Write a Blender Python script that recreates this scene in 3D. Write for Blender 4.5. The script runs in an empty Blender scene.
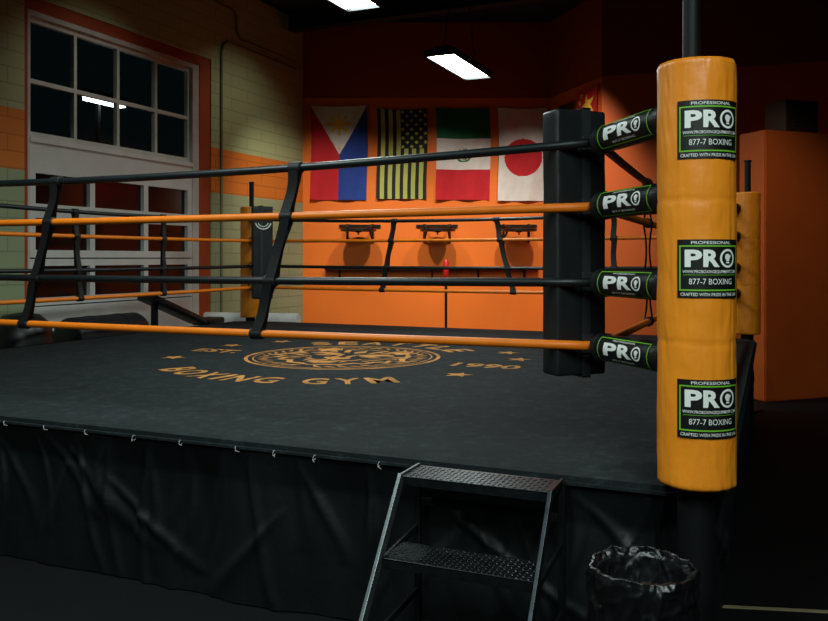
import bpy, bmesh, math, random
from mathutils import Vector, Matrix, noise
from collections import defaultdict
random.seed(4)
scene = bpy.context.scene
COL = scene.collection
try:
    scene.view_settings.view_transform = 'Standard'
    scene.view_settings.look = 'None'
except Exception as e:
    print(e)

# ------------------------------------------------------------------ frame of reference
YAW = math.radians(23.4)
F = Vector((-math.sin(YAW), math.cos(YAW), 0)); R = Vector((math.cos(YAW), math.sin(YAW), 0))
CAMZ = 1.55
FPX = 829.0
def cam2w(lat, depth, z=0.0):
    p = F*depth + R*lat
    return Vector((p.x, p.y, z))

# ------------------------------------------------------------------ materials
def srgb(c):
    def f(v):
        v /= 255.0
        return v/12.92 if v <= .04045 else ((v+.055)/1.055)**2.4
    return (f(c[0]), f(c[1]), f(c[2]), 1)

def mat(name, c, rough=.5, metal=0, var=.12, nscale=6, bump=0, bscale=40, spec=.5, coat=0, lin=False, emit=None, estr=0, upper_shade=None, uz=4.33):
    m = bpy.data.materials.new(name); m.use_nodes = True
    nt = m.node_tree; b = nt.nodes['Principled BSDF']
    col = c if lin else srgb(c)
    tc = nt.nodes.new('ShaderNodeTexCoord')
    n = nt.nodes.new('ShaderNodeTexNoise'); n.inputs['Scale'].default_value = nscale; n.inputs['Detail'].default_value = 6
    nt.links.new(tc.outputs['Object'], n.inputs['Vector'])
    r = nt.nodes.new('ShaderNodeValToRGB')
    r.color_ramp.elements[0].position = .3; r.color_ramp.elements[1].position = .7
    r.color_ramp.elements[0].color = tuple(v*(1-var) for v in col[:3])+(1,)
    r.color_ramp.elements[1].color = tuple(min(1, v*(1+var)) for v in col[:3])+(1,)
    nt.links.new(n.outputs['Fac'], r.inputs['Fac'])
    if upper_shade:   # light fall-off painted in: a darker colour above height uz
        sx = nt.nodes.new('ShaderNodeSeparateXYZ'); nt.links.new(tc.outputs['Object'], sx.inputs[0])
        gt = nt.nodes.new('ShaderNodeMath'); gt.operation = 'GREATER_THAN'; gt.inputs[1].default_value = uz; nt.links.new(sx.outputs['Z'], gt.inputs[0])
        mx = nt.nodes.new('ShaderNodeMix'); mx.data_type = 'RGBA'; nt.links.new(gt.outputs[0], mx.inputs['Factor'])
        nt.links.new(r.outputs['Color'], mx.inputs['A']); mx.inputs['B'].default_value = srgb(upper_shade)
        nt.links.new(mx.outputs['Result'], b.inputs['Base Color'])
    else: nt.links.new(r.outputs['Color'], b.inputs['Base Color'])
    b.inputs['Roughness'].default_value = rough; b.inputs['Metallic'].default_value = metal
    b.inputs['Specular IOR Level'].default_value = spec
    if coat: b.inputs['Coat Weight'].default_value = coat; b.inputs['Coat Roughness'].default_value = .25
    if bump:
        n2 = nt.nodes.new('ShaderNodeTexNoise'); n2.inputs['Scale'].default_value = bscale; n2.inputs['Detail'].default_value = 5
        nt.links.new(tc.outputs['Object'], n2.inputs['Vector'])
        bp = nt.nodes.new('ShaderNodeBump'); bp.inputs['Strength'].default_value = bump; bp.inputs['Distance'].default_value = .02
        nt.links.new(n2.outputs['Fac'], bp.inputs['Height']); nt.links.new(bp.outputs['Normal'], b.inputs['Normal'])
    if emit:
        b.inputs['Emission Color'].default_value = emit; b.inputs['Emission Strength'].default_value = estr
    return m

M = {}
M['vinyl_orange'] = mat('vinyl_orange', (255,150,32), .42, var=.04, nscale=3, bump=.25, bscale=9, coat=.15)
M['rope_orange'] = mat('rope_orange', (250,128,20), .45, var=.08, nscale=12)
M['rope_black'] = mat('rope_black', (20,27,30), .42, var=.2)
M['vinyl_black'] = mat('vinyl_black', (18,21,23), .42, var=.2, bump=.12, bscale=14, coat=.1)
M['cushion_black'] = mat('cushion_vinyl', (24,28,31), .45, var=.12, bump=.25, bscale=5)
M['strap'] = mat('cushion_strap', (44,49,52), .4, var=.1)
M['webbing'] = mat('black_webbing', (12,14,16), .6, var=.2, bump=.2, bscale=120)
M['label_black'] = mat('label_black', (10,11,12), .5)
M['label_green'] = mat('label_green', (115,190,45), .5)
M['label_white'] = mat('label_white', (248,250,246), .5, var=.01)
M['steel_black'] = mat('steel_black', (13,14,16), .55, metal=0, spec=.3)
M['steel_grey'] = mat('steel_grey', (120,126,130), .40, metal=.8, var=.25, nscale=18)
M['tread'] = mat('tread_steel', (50,54,58), .34, metal=.8, var=.3, nscale=25)
M['plastic_bag'] = mat('plastic_bag', (11,12,14), .36, var=.2, spec=.6)
M['bin'] = mat('bin_plastic', (22,24,27), .45)
M['white_paint'] = mat('white_paint', (222,224,218), .55, var=.06, nscale=4)
M['frame_grey'] = mat('window_frame_white', (206,208,198), .55, var=.1, nscale=4)
M['tie'] = mat('tie_white', (178,182,180), .5)
M['logo_gold'] = mat('logo_gold', (192,128,58), .85, var=.5, nscale=9)
M['ceiling'] = mat('ceiling_black', (8,8,9), .85)
M['foam'] = mat('foam_white', (240,240,236), .6)
M['red'] = mat('red_vinyl', (200,30,30), .4)
M['emit'] = mat('lamp_diffuser', (255,255,255), .5, emit=(.84,1,.95,1), estr=58)
M['emit_out'] = mat('outdoor_lamp', (255,255,255), .5, emit=(.9,1,.95,1), estr=6)
M['door_red'] = mat('surround_paint', (170,76,32), .65, var=.1, nscale=3)
M['maroon'] = mat('brown_paint', (54,26,18), .7)
M['ac'] = mat('unit_brown', (70,40,26), .6)
M['conduit'] = mat('conduit_painted', (122,128,94), .5, metal=.0)
M['door_glass'] = mat('tinted_door_glass', (24,14,14), .12, var=.3, nscale=2, spec=.5)

def glass_mat():
    m = bpy.data.materials.new('dark_glass'); m.use_nodes = True
    nt = m.node_tree; nt.nodes.clear()
    o = nt.nodes.new('ShaderNodeOutputMaterial'); t = nt.nodes.new('ShaderNodeBsdfTransparent')
    t.inputs['Color'].default_value = (.85,.9,.9,1)
    g = nt.nodes.new('ShaderNodeBsdfGlossy'); g.inputs['Roughness'].default_value = .05
    lw = nt.nodes.new('ShaderNodeLayerWeight'); lw.inputs['Blend'].default_value = .5
    pw = nt.nodes.new('ShaderNodeMath'); pw.operation = 'POWER'; pw.inputs[1].default_value = 4
    ml = nt.nodes.new('ShaderNodeMath'); ml.operation = 'MULTIPLY_ADD'; ml.inputs[1].default_value = .25; ml.inputs[2].default_value = .015
    mx = nt.nodes.new('ShaderNodeMixShader')
    nt.links.new(lw.outputs['Facing'], pw.inputs[0]); nt.links.new(pw.outputs[0], ml.inputs[0])
    nt.links.new(ml.outputs[0], mx.inputs[0]); nt.links.new(t.outputs[0], mx.inputs[1]); nt.links.new(g.outputs[0], mx.inputs[2])
    nt.links.new(mx.outputs[0], o.inputs['Surface'])
    return m
M['glass'] = glass_mat()

def block_wall():
    m = bpy.data.materials.new('painted_block_wall'); m.use_nodes = True
    nt = m.node_tree; b = nt.nodes['Principled BSDF']; L = nt.links
    tc = nt.nodes.new('ShaderNodeTexCoord'); sx = nt.nodes.new('ShaderNodeSeparateXYZ'); L.new(tc.outputs['Object'], sx.inputs[0])
    cb = nt.nodes.new('ShaderNodeCombineXYZ'); L.new(sx.outputs['Y'], cb.inputs['X']); L.new(sx.outputs['Z'], cb.inputs['Y'])
    br = nt.nodes.new('ShaderNodeTexBrick'); br.inputs['Scale'].default_value = 1
    br.inputs['Brick Width'].default_value = .8; br.inputs['Row Height'].default_value = .18; br.inputs['Mortar Size'].default_value = .010
    br.inputs['Mortar Smooth'].default_value = .4
    br.inputs['Color1'].default_value = (1,1,1,1); br.inputs['Color2'].default_value = (.92,.92,.92,1); br.inputs['Mortar'].default_value = (.62,.62,.62,1)
    L.new(cb.outputs[0], br.inputs['Vector'])
    rp = nt.nodes.new('ShaderNodeValToRGB'); rp.color_ramp.interpolation = 'CONSTANT'
    mr = nt.nodes.new('ShaderNodeMath'); mr.operation = 'DIVIDE'; mr.inputs[1].default_value = 6.0
    L.new(sx.outputs['Z'], mr.inputs[0]); L.new(mr.outputs[0], rp.inputs['Fac'])
    e = rp.color_ramp.elements
    e[0].position = 0; e[0].color = srgb((164,178,138))
    e[1].position = 2.5/6; e[1].color = srgb((232,132,46))
    n = e.new(3.16/6); n.color = srgb((186,200,146))
    mx = nt.nodes.new('ShaderNodeMix'); mx.data_type = 'RGBA'; mx.blend_type = 'MULTIPLY'; mx.inputs['Factor'].default_value = .75
    L.new(rp.outputs['Color'], mx.inputs['A']); L.new(br.outputs['Color'], mx.inputs['B']); L.new(mx.outputs['Result'], b.inputs['Base Color'])
    bp = nt.nodes.new('ShaderNodeBump'); bp.inputs['Strength'].default_value = .3; bp.inputs['Distance'].default_value = .012
    L.new(br.outputs['Color'], bp.inputs['Height']); L.new(bp.outputs['Normal'], b.inputs['Normal'])
    b.inputs['Roughness'].default_value = .6
    return m
M['block'] = block_wall()

def canvas_mat():
    m = bpy.data.materials.new('ring_canvas'); m.use_nodes = True
    nt = m.node_tree; b = nt.nodes['Principled BSDF']; L = nt.links
    tc = nt.nodes.new('ShaderNodeTexCoord')
    n1 = nt.nodes.new('ShaderNodeTexNoise'); n1.inputs['Scale'].default_value = 1.1; n1.inputs['Detail'].default_value = 9; n1.inputs['Roughness'].default_value = .6
    n2 = nt.nodes.new('ShaderNodeTexNoise'); n2.inputs['Scale'].default_value = 14; n2.inputs['Detail'].default_value = 10; n2.inputs['Roughness'].default_value = .8
    L.new(tc.outputs['Object'], n1.inputs['Vector']); L.new(tc.outputs['Object'], n2.inputs['Vector'])
    r = nt.nodes.new('ShaderNodeValToRGB')
    r.color_ramp.elements[0].position = .3; r.color_ramp.elements[0].color = srgb((25,31,34))
    r.color_ramp.elements[1].position = .75; r.color_ramp.elements[1].color = srgb((33,39,42))
    L.new(n1.outputs['Fac'], r.inputs['Fac'])
    r2 = nt.nodes.new('ShaderNodeValToRGB')
    r2.color_ramp.elements[0].position = .50; r2.color_ramp.elements[0].color = (.92,.92,.92,1)
    r2.color_ramp.elements[1].position = .72; r2.color_ramp.elements[1].color = (3.0,3.0,2.9,1)
    L.new(n2.outputs['Fac'], r2.inputs['Fac'])
    mp = nt.nodes.new('ShaderNodeMapping'); mp.inputs['Scale'].default_value = (3, 11, 1); mp.inputs['Rotation'].default_value = (0, 0, .5)
    L.new(tc.outputs['Object'], mp.inputs['Vector'])
    n4 = nt.nodes.new('ShaderNodeTexNoise'); n4.inputs['Scale'].default_value = 1.7; n4.inputs['Detail'].default_value = 12; n4.inputs['Roughness'].default_value = .72
    L.new(mp.outputs[0], n4.inputs['Vector'])
    r4 = nt.nodes.new('ShaderNodeValToRGB')
    r4.color_ramp.elements[0].position = .62; r4.color_ramp.elements[0].color = (1,1,1,1)
    r4.color_ramp.elements[1].position = .78; r4.color_ramp.elements[1].color = (4.5,4.5,4.3,1)
    L.new(n4.outputs['Fac'], r4.inputs['Fac'])
    mx = nt.nodes.new('ShaderNodeMix'); mx.data_type = 'RGBA'; mx.blend_type = 'MULTIPLY'; mx.inputs['Factor'].default_value = 1
    L.new(r.outputs['Color'], mx.inputs['A']); L.new(r2.outputs['Color'], mx.inputs['B'])
    mx2 = nt.nodes.new('ShaderNodeMix'); mx2.data_type = 'RGBA'; mx2.blend_type = 'MULTIPLY'; mx2.inputs['Factor'].default_value = 1
    L.new(mx.outputs['Result'], mx2.inputs['A']); L.new(r4.outputs['Color'], mx2.inputs['B'])
    L.new(mx2.outputs['Result'], b.inputs['Base Color'])
    b.inputs['Roughness'].default_value = .85; b.inputs['Specular IOR Level'].default_value = .2
    n3 = nt.nodes.new('ShaderNodeTexNoise'); n3.inputs['Scale'].default_value = 2.5; n3.inputs['Detail'].default_value = 3
    L.new(tc.outputs['Object'], n3.inputs['Vector'])
    bp = nt.nodes.new('ShaderNodeBump'); bp.inputs['Strength'].default_value = .25; bp.inputs['Distance'].default_value = .04
    L.new(n3.outputs['Fac'], bp.inputs['Height']); L.new(bp.outputs['Normal'], b.inputs['Normal'])
    return m
M['canvas'] = canvas_mat()
M['skirt'] = mat('skirt_fabric', (17,21,24), .55, var=.1, bump=.1, bscale=30, spec=.45)
M['orange_wall'] = mat('orange_wall_paint', (244,122,28), .65, var=.05, nscale=1.5, bump=.05, bscale=60, upper_shade=(172,72,26))  # darker top tone paints in the dimmer light above the flags
M['orange_dark'] = mat('burnt_orange_paint', (210,94,26), .65, var=.06, nscale=1.5, upper_shade=(138,56,22))
M['floor'] = mat('rubber_floor', (8,9,11), .75, var=.25, nscale=3, bump=.08, bscale=80, spec=.25)
M['seam'] = mat('floor_strip', (150,140,110), .5)

# ------------------------------------------------------------------ mesh helpers
def finish(bm, name, mats, loc=(0,0,0), rot=(0,0,0), parent=None, smooth=False, recalc=True):
    if recalc: bmesh.ops.recalc_face_normals(bm, faces=bm.faces)
    me = bpy.data.meshes.new(name); bm.to_mesh(me); bm.free()
    for m in (mats if isinstance(mats, (list, tuple)) else [mats]): me.materials.append(M[m] if isinstance(m, str) else m)
    if smooth:
        for p in me.polygons: p.use_smooth = True
        if smooth != 'all':
            try: me.set_sharp_from_angle(angle=math.radians(40))
            except Exception: pass
    ob = bpy.data.objects.new(name, me); COL.objects.link(ob)
    ob.location = loc; ob.rotation_euler = rot
    if parent: ob.parent = parent
    return ob

def top(ob, label, cat, group=None):
    ob['label'] = label; ob['category'] = cat
    if group: ob['group'] = group
    return ob

def empty(name, loc, label, cat, rot=(0,0,0), group=None):
    e = bpy.data.objects.new(name, None); COL.objects.link(e); e.location = loc; e.rotation_euler = rot
    e.empty_display_size = .1
    return top(e, label, cat, group)

def add_box(bm, size, c=(0,0,0), mtx=None, bevel=0, mi=0, seg=2):
    t = bmesh.new(); bmesh.ops.create_cube(t, size=1)
    bmesh.ops.scale(t, vec=size, verts=t.verts)
    if bevel: bmesh.ops.bevel(t, geom=t.edges[:], offset=bevel, segments=seg, affect='EDGES', profile=.5)
    bmesh.ops.translate(t, vec=c, verts=t.verts)
    if mtx is not None: bmesh.ops.transform(t, matrix=mtx, verts=t.verts)
    merge(bm, t, mi)

def merge(bm, t, mi=None):
    if mi is not None:
        for f in t.faces: f.material_index = mi
    me = bpy.data.meshes.new('tmp'); t.to_mesh(me); t.free(); bm.from_mesh(me); bpy.data.meshes.remove(me)

def add_bar(bm, p, q, w, h, mi=0, bevel=0, up=Vector((0,0,1))):
    p = Vector(p); q = Vector(q); d = q-p; L = d.length; x = d.normalized()
    if abs(x.dot(up)) > .98: up = Vector((0,1,0))
    y = up.cross(x).normalized(); z = x.cross(y)
    m = Matrix((x, y, z)).transposed().to_4x4(); m.translation = (p+q)/2
    add_box(bm, (L, w, h), mtx=m, bevel=bevel, mi=mi)

def add_tube(bm, pts, r, seg=12, mi=0, cap=True):
    pts = [Vector(p) for p in pts]; n = len(pts); rings = []
    t0 = (pts[1]-pts[0]).normalized(); a = Vector((0,0,1)) if abs(t0.z) < .9 else Vector((1,0,0))
    u = t0.cross(a).normalized()
    for i, p in enumerate(pts):
        t = (pts[min(i+1, n-1)]-pts[max(i-1, 0)]).normalized()
        u = (u-t*u.dot(t)).normalized(); v = t.cross(u)
        rr = r[i] if isinstance(r, (list, tuple)) else r
        rings.append([bm.verts.new(p+u*rr*math.cos(k*2*math.pi/seg)+v*rr*math.sin(k*2*math.pi/seg)) for k in range(seg)])
    for i in range(n-1):
        for k in range(seg):
            f = bm.faces.new((rings[i][k], rings[i][(k+1) % seg], rings[i+1][(k+1) % seg], rings[i+1][k])); f.material_index = mi
    if cap:
        f = bm.faces.new(rings[0][::-1]); f.material_index = mi
        f = bm.faces.new(rings[-1]); f.material_index = mi

def add_lathe(bm, prof, seg=32, c=(0,0,0), mi=0):
    rings = []
    for r, z in prof:
        rings.append([bm.verts.new((c[0]+r*math.cos(k*2*math.pi/seg), c[1]+r*math.sin(k*2*math.pi/seg), c[2]+z)) for k in range(seg)])
    for i in range(len(prof)-1):
        for k in range(seg):
            f = bm.faces.new((rings[i][k], rings[i][(k+1) % seg], rings[i+1][(k+1) % seg], rings[i+1][k])); f.material_index = mi
    for rg, (r, z) in ((rings[0][::-1], prof[0]), (rings[-1], prof[-1])):
        if r > 1e-4: bm.faces.new(rg).material_index = mi

# 2D artwork ----------------------------------------------------------
def text2d(body, size, cx, cy, bold=.0, width=None, sx=1.0, ang=0, height=None):
    cu = bpy.data.curves.new('t', 'FONT'); cu.body = body; cu.size = size; cu.offset = bold*size
    cu.resolution_u = 3
    ob = bpy.data.objects.new('t', cu); COL.objects.link(ob)
    bpy.context.view_layer.update()
    dg = bpy.context.evaluated_depsgraph_get()
    me = bpy.data.meshes.new_from_object(ob.evaluated_get(dg))
    bpy.data.objects.remove(ob); bpy.data.curves.remove(cu)
    b = bmesh.new(); b.from_mesh(me); bpy.data.meshes.remove(me)
    xs = [v.co.x for v in b.verts]; ys = [v.co.y for v in b.verts]
    mx = (min(xs)+max(xs))/2; my = (min(ys)+max(ys))/2
    s = sx; sy = 1
    if width: s = width/(max(xs)-min(xs))
    if height: sy = height/(max(ys)-min(ys))
    for v in b.verts: v.co = Vector(((v.co.x-mx)*s, (v.co.y-my)*sy, 0))
    if ang: bmesh.ops.rotate(b, matrix=Matrix.Rotation(ang, 3, 'Z'), verts=b.verts)
    bmesh.ops.translate(b, vec=(cx, cy, 0), verts=b.verts)
    for f in b.faces:
        if f.normal.z < 0: f.normal_flip()
    return b

def poly2d(pts):
    b = bmesh.new(); vs = [b.verts.new((x, y, 0)) for x, y in pts]; f = b.faces.new(vs); f.normal_update()
    if f.normal.z < 0: f.normal_flip()
    return b

def rect2d(cx, cy, w, h): return poly2d([(cx-w/2, cy-h/2), (cx+w/2, cy-h/2), (cx+w/2, cy+h/2), (cx-w/2, cy+h/2)])

def ring2d(cx, cy, r0, r1, n=28, a0=0, a1=2*math.pi):
    b = bmesh.new(); A = []; B = []
    for i in range(n+1):
        a = a0+(a1-a0)*i/n
        A.append(b.verts.new((cx+r0*math.cos(a), cy+r0*math.sin(a), 0))); B.append(b.verts.new((cx+r1*math.cos(a), cy+r1*math.sin(a), 0)))
    for i in range(n): b.faces.new((A[i], B[i], B[i+1], A[i+1]))
    return b

def stroke2d(pts, w):
    b = bmesh.new(); pts = [Vector(p) for p in pts]; n = len(pts); A = []; B = []
    for i, p in enumerate(pts):
        t = (pts[min(i+1, n-1)]-pts[max(i-1, 0)]).normalized(); q = Vector((-t.y, t.x))
        ww = w*(.35 if i in (0, n-1) else 1)/2
        A.append(b.verts.new((p.x+q.x*ww, p.y+q.y*ww, 0))); B.append(b.verts.new((p.x-q.x*ww, p.y-q.y*ww, 0)))
    for i in range(n-1):
        f = b.faces.new((A[i], B[i], B[i+1], A[i+1])); f.normal_update()
        if f.normal.z < 0: f.normal_flip()
    return b

def frame2d(cx, cy, w, h, t):
    b = bmesh.new()
    for q in (rect2d(cx, cy+h/2-t/2, w, t), rect2d(cx, cy-h/2+t/2, w, t), rect2d(cx-w/2+t/2, cy, t, h-2*t), rect2d(cx+w/2-t/2, cy, t, h-2*t)):
        merge(b, q)
    return b

def star2d(cx, cy, r, rot=math.pi/2):
    return poly2d([(cx+(r if i % 2 == 0 else r*.42)*math.cos(rot+i*math.pi/5), cy+(r if i % 2 == 0 else r*.42)*math.sin(rot+i*math.pi/5)) for i in range(10)])

def apply_art(bm, art, mapf, cut=None):
    for b, mi, layer in art:
        if cut:
            xs = [v.co.x for v in b.verts]
            u = math.ceil(min(xs)/cut)*cut
            while u < max(xs):
                bmesh.ops.bisect_plane(b, geom=b.verts[:]+b.edges[:]+b.faces[:], plane_co=(u, 0, 0), plane_no=(1, 0, 0)); u += cut
        for v in b.verts: v.co = mapf(v.co.x, v.co.y, layer)
        merge(bm, b, mi)

def logo_pro(cx, cy, w, h, mi, layer):
    """PR + round glove mark used as O; h = cap height"""
    r = h*.54; gap = w*.004
    pw = w-2*r-gap
    out = []
    lw = pw*.485
    out.append((text2d('P', h/.7, cx-w/2+lw/2, cy, bold=.04, width=lw, height=h), mi, layer))
    out.append((text2d('R', h/.7, cx-w/2+pw-lw/2, cy, bold=.04, width=lw*1.0, height=h), mi, layer))
    ox = cx+w*.5-r
    out.append((ring2d(ox, cy, r*.76, r, 28), mi, layer))
    out.append((ring2d(ox-r*.02, cy+r*.14, 0.0005, r*.36, 16), mi, layer))
    out.append((poly2d([(ox-r*.28, cy), (ox+r*.26, cy), (ox+r*.2, cy-r*.3), (ox-r*.2, cy-r*.3)]), mi, layer))
    out.append((rect2d(ox, cy-r*.45, r*.44, r*.17), mi, layer))
    out.append((poly2d([(ox+r*.26, cy+.02*r), (ox+r*.46, cy+r*.2), (ox+r*.4, cy+r*.36), (ox+r*.2, cy+r*.26)]), mi, layer))
    return out

def label_art(w=.220, h=.192, cy=0, B=1, G=2, W=3):
    a = [(rect2d(0, cy, w, h), B, 1)]
    a.append((frame2d(0, cy+.002, w*.94, h*.78, .0048), G, 2))
    a.append((text2d('PROFESSIONAL', .0165, 0, cy+.0855, bold=.006, width=w*.60, height=.0100), W, 2))
    a += logo_pro(0, cy+.034, w*.78, .057, W, 2)
    a.append((text2d('WWW.PROBOXINGEQUIPMENT.COM', .0145, 0, cy-.0105, bold=.004, width=w*.84, height=.0120), W, 2))
    a.append((rect2d(0, cy-.0205, w*.82, .0014), G, 2))
    a.append((text2d('877-7 BOXING', .020, 0, cy-.042, bold=-.004, width=w*.66, height=.0190), W, 2))
    a.append((text2d('CRAFTED WITH PRIDE IN THE USA', .0135, 0, cy-.0845, bold=.004, width=w*.90, height=.0105), W, 2))
    return a

# ------------------------------------------------------------------ BOXING RING
PX0, PX1, PY0, PY1 = -6.24, -.24, 2.99, 9.06
CX, CY = (PX0+PX1)/2, (PY0+PY1)/2
ZP = .74
ring = empty('boxing_ring', (CX, CY, 0), 'raised boxing ring with dark canvas, black skirt, black and orange ropes', 'boxing ring')
RL = (-CX, -CY, 0)
X0, X1, Y0, Y1 = -6.34, -.14, 3.04, 9.01
ch = .20
def outline(inset=0):
    a, b, c, d = X0+inset, X1-inset, Y0+inset, Y1-inset
    k = ch
    return [(a+k, c), (b-k, c), (b, c+k), (b, d-k), (b-k, d), (a+k, d), (a, d-k), (a, c+k)]
bm = bmesh.new()
def prism(bm, pts, z0, z1, mi=0):
    lo = [bm.verts.new((x, y, z0)) for x, y in pts]; hi = [bm.verts.new((x, y, z1)) for x, y in pts]
    n = len(pts)
    for i in range(n): bm.faces.new((lo[i], lo[(i+1) % n], hi[(i+1) % n], hi[i])).material_index = mi
    bm.faces.new(lo[::-1]).material_index = mi; bm.faces.new(hi).material_index = mi
prism(bm, outline(.20), 0.0, ZP-.035)
finish(bm, 'platform_frame', 'steel_black', RL, parent=ring)
bm = bmesh.new()
prism(bm, outline(0), ZP-.03, ZP)
bmesh.ops.bevel(bm, geom=[e for e in bm.edges if all(abs(v.co.z-ZP) < 1e-4 for v in e.verts)], offset=.02, segments=4, affect='EDGES')
canvas = finish(bm, 'canvas', 'canvas', RL, parent=ring, smooth=True)

art = []
EX, EY = -3.24, 6.02
def arc_text(s, r, a0, a1, size, inward, bold=.03, fill=.86, hgt=.28):
    wts = {'I': .42, ' ': .55, 'M': 1.15, 'G': 1.0, 'B': .95}
    ws = [wts.get(c, 1.0) for c in s]; tot = sum(ws); acc = 0
    for c, wt in zip(s, ws):
        t = (acc+wt/2)/tot; acc += wt
        if c == ' ': continue
        a = a0+(a1-a0)*t
        x = EX+r*math.cos(a); y = EY+r*math.sin(a)
        rot = a+math.pi/2 if inward else a-math.pi/2
        w = abs(a1-a0)*r*wt/tot*fill
        if c == 'I': w *= .6
        art.append((text2d(c, size, x, y, bold=bold, width=w, ang=rot, height=hgt), 0, 0))
arc_text('BOXING GYM', 1.37, math.radians(234), math.radians(314), .40, True, bold=.026, fill=.80, hgt=.26)
arc_text('SEATTLE', 1.06, math.radians(136), math.radians(41), .36, False, bold=.026, fill=.74, hgt=.26)
art.append((text2d('EST.', .27, EX-1.2, EY-.06, bold=.025, width=.46, height=.2), 0, 0))
art.append((text2d('1990', .28, EX+1.27, EY-.1, bold=.025, width=.52, height=.21), 0, 0))
for sx_, sy_ in ((-1.36, .36), (-1.24, -.60), (1.38, .38), (1.24, -.62), (-1.12, .84), (1.16, .80)):
    art.append((star2d(EX+sx_, EY+sy_, .11), 0, 0))
art.append((ring2d(EX, EY, .77, .80, 64), 0, 0)); art.append((ring2d(EX, EY, .722, .735, 64), 0, 0))
rnd = random.Random(2)
def S(pts, w=.035, mirror=True):
    for sgn in ((-1, 1) if mirror else (1,)):
        art.append((stroke2d([(EX+sgn*x, EY+y) for x, y in pts], w), 0, 0))
def PG(pts, mirror=True):
    for sgn in ((-1, 1) if mirror else (1,)):
        art.append((poly2d([(EX+sgn*x, EY+y) for x, y in pts]), 0, 0))
S([(.0, .50), (.14, .48), (.22, .42)], .045); PG([(.22, .40), (.30, .56), (.42, .50), (.43, .34), (.36, .28)])
S([(.42, .36), (.50, .20), (.52, .02), (.58, -.10), (.48, -.12), (.50, -.24), (.40, -.24), (.38, -.36), (.28, -.36), (.22, -.48), (.10, -.50), (0, -.56)], .055)
PG([(.06, .13), (.16, .21), (.34, .24), (.40, .15), (.26, .13), (.14, .06)])
PG([(.12, .03), (.22, .10), (.32, .07), (.24, .01)])
S([(.07, .16), (.05, -.02), (.09, -.1)], .045)
PG([(0, -.07), (.11, -.06), (.12, -.12), (.04, -.19), (0, -.19)])
S([(.02, -.18), (.03, -.24), (.12, -.27), (.21, -.21), (.23, -.12)], .045)
PG([(0, -.30), (.13, -.31), (.11, -.41), (0, -.45)])
PG([(.14, -.27), (.19, -.28), (.16, -.38)])
S([(.26, -.06), (.38, -.04), (.46, .0)], .035); S([(.25, -.14), (.36, -.15), (.45, -.16)], .035); S([(.27, -.21), (.33, -.24), (.38, -.27)], .03)
PG([(.0, .20), (.055, .30), (.0, .46)]); PG([(.08, .26), (.14, .42), (.19, .42), (.135, .26)]); PG([(.19, .27), (.27, .38), (.29, .28)])
PG([(.36, .08), (.47, .15), (.49, .07)]); PG([(.36, .0), (.49, .04), (.49, -.03)])
for i in range(20):
    a = math.radians(-84)+i*math.radians(168)/19
    r0 = .57+.05*(i % 2)
    S([(r0*math.cos(a), r0*math.sin(a)), (.63*math.cos(a+.05), .63*math.sin(a+.05)), (.69*math.cos(a+.15), .69*math.sin(a+.15))], .034)
bm = bmesh.new()
apply_art(bm, art, lambda u, v, l: Vector((u, v, ZP+.0015)))
em = finish(bm, 'canvas_emblem', 'logo_gold', (0,0,0), parent=canvas, recalc=False)
em['label'] = 'worn gold circular gym emblem with arched lettering'

# skirt: cloth hung from ties, soft gathers and loose drapes
tie_x = []
x = -6.0
while x < -1.33:
    tie_x.append(x); x += rnd.choice((.20, .24, .30, .27))
pts = outline(0); per = []
for i in range(len(pts)):
    a = Vector(pts[i]); b = Vector(pts[(i+1) % len(pts)]); L = (b-a).length; nrm = Vector(((b-a).y, -(b-a).x)).normalized()
    n = max(2, int(L/.010))
    for k in range(n): per.append((a+(b-a)*k/n, nrm))
NP = len(per)
nr = []
for i in range(NP):
    s = Vector((0, 0))
    for k in range(-4, 5): s += per[(i+k) % NP][1]
    nr.append(s.normalized())
total = sum((per[(i+1) % NP][0]-per[i][0]).length for i in range(NP))
fr = random.Random(31); strokes = []
s0 = 0
while s0 < total:
    for _ in range(fr.choice((2, 2, 3))):
        lean = fr.uniform(-.18, .18)
        strokes.append((s0+fr.uniform(-.02, .02), fr.uniform(0, .06), s0+lean, fr.uniform(.5, 1.3), fr.uniform(.012, .028), fr.uniform(.010, .022)))
    s0 += fr.uniform(.14, .28)
for _ in range(44):
    a = fr.uniform(0, total); t0 = fr.uniform(.05, .5)
    strokes.append((a, t0, a+fr.choice((-1, 1))*fr.uniform(.2, .6), min(1.1, t0+fr.uniform(.3, .6)), fr.uniform(.022, .045), fr.uniform(.012, .024)))
bucket = defaultdict(list)
for st_ in strokes:
    lo = min(st_[0], st_[2])-.2; hi = max(st_[0], st_[2])+.2
    for q in range(int(lo/.25), int(hi/.25)+1): bucket[q].append(st_)
rows = 44; bm = bmesh.new(); grid = []
s = 0
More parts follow.
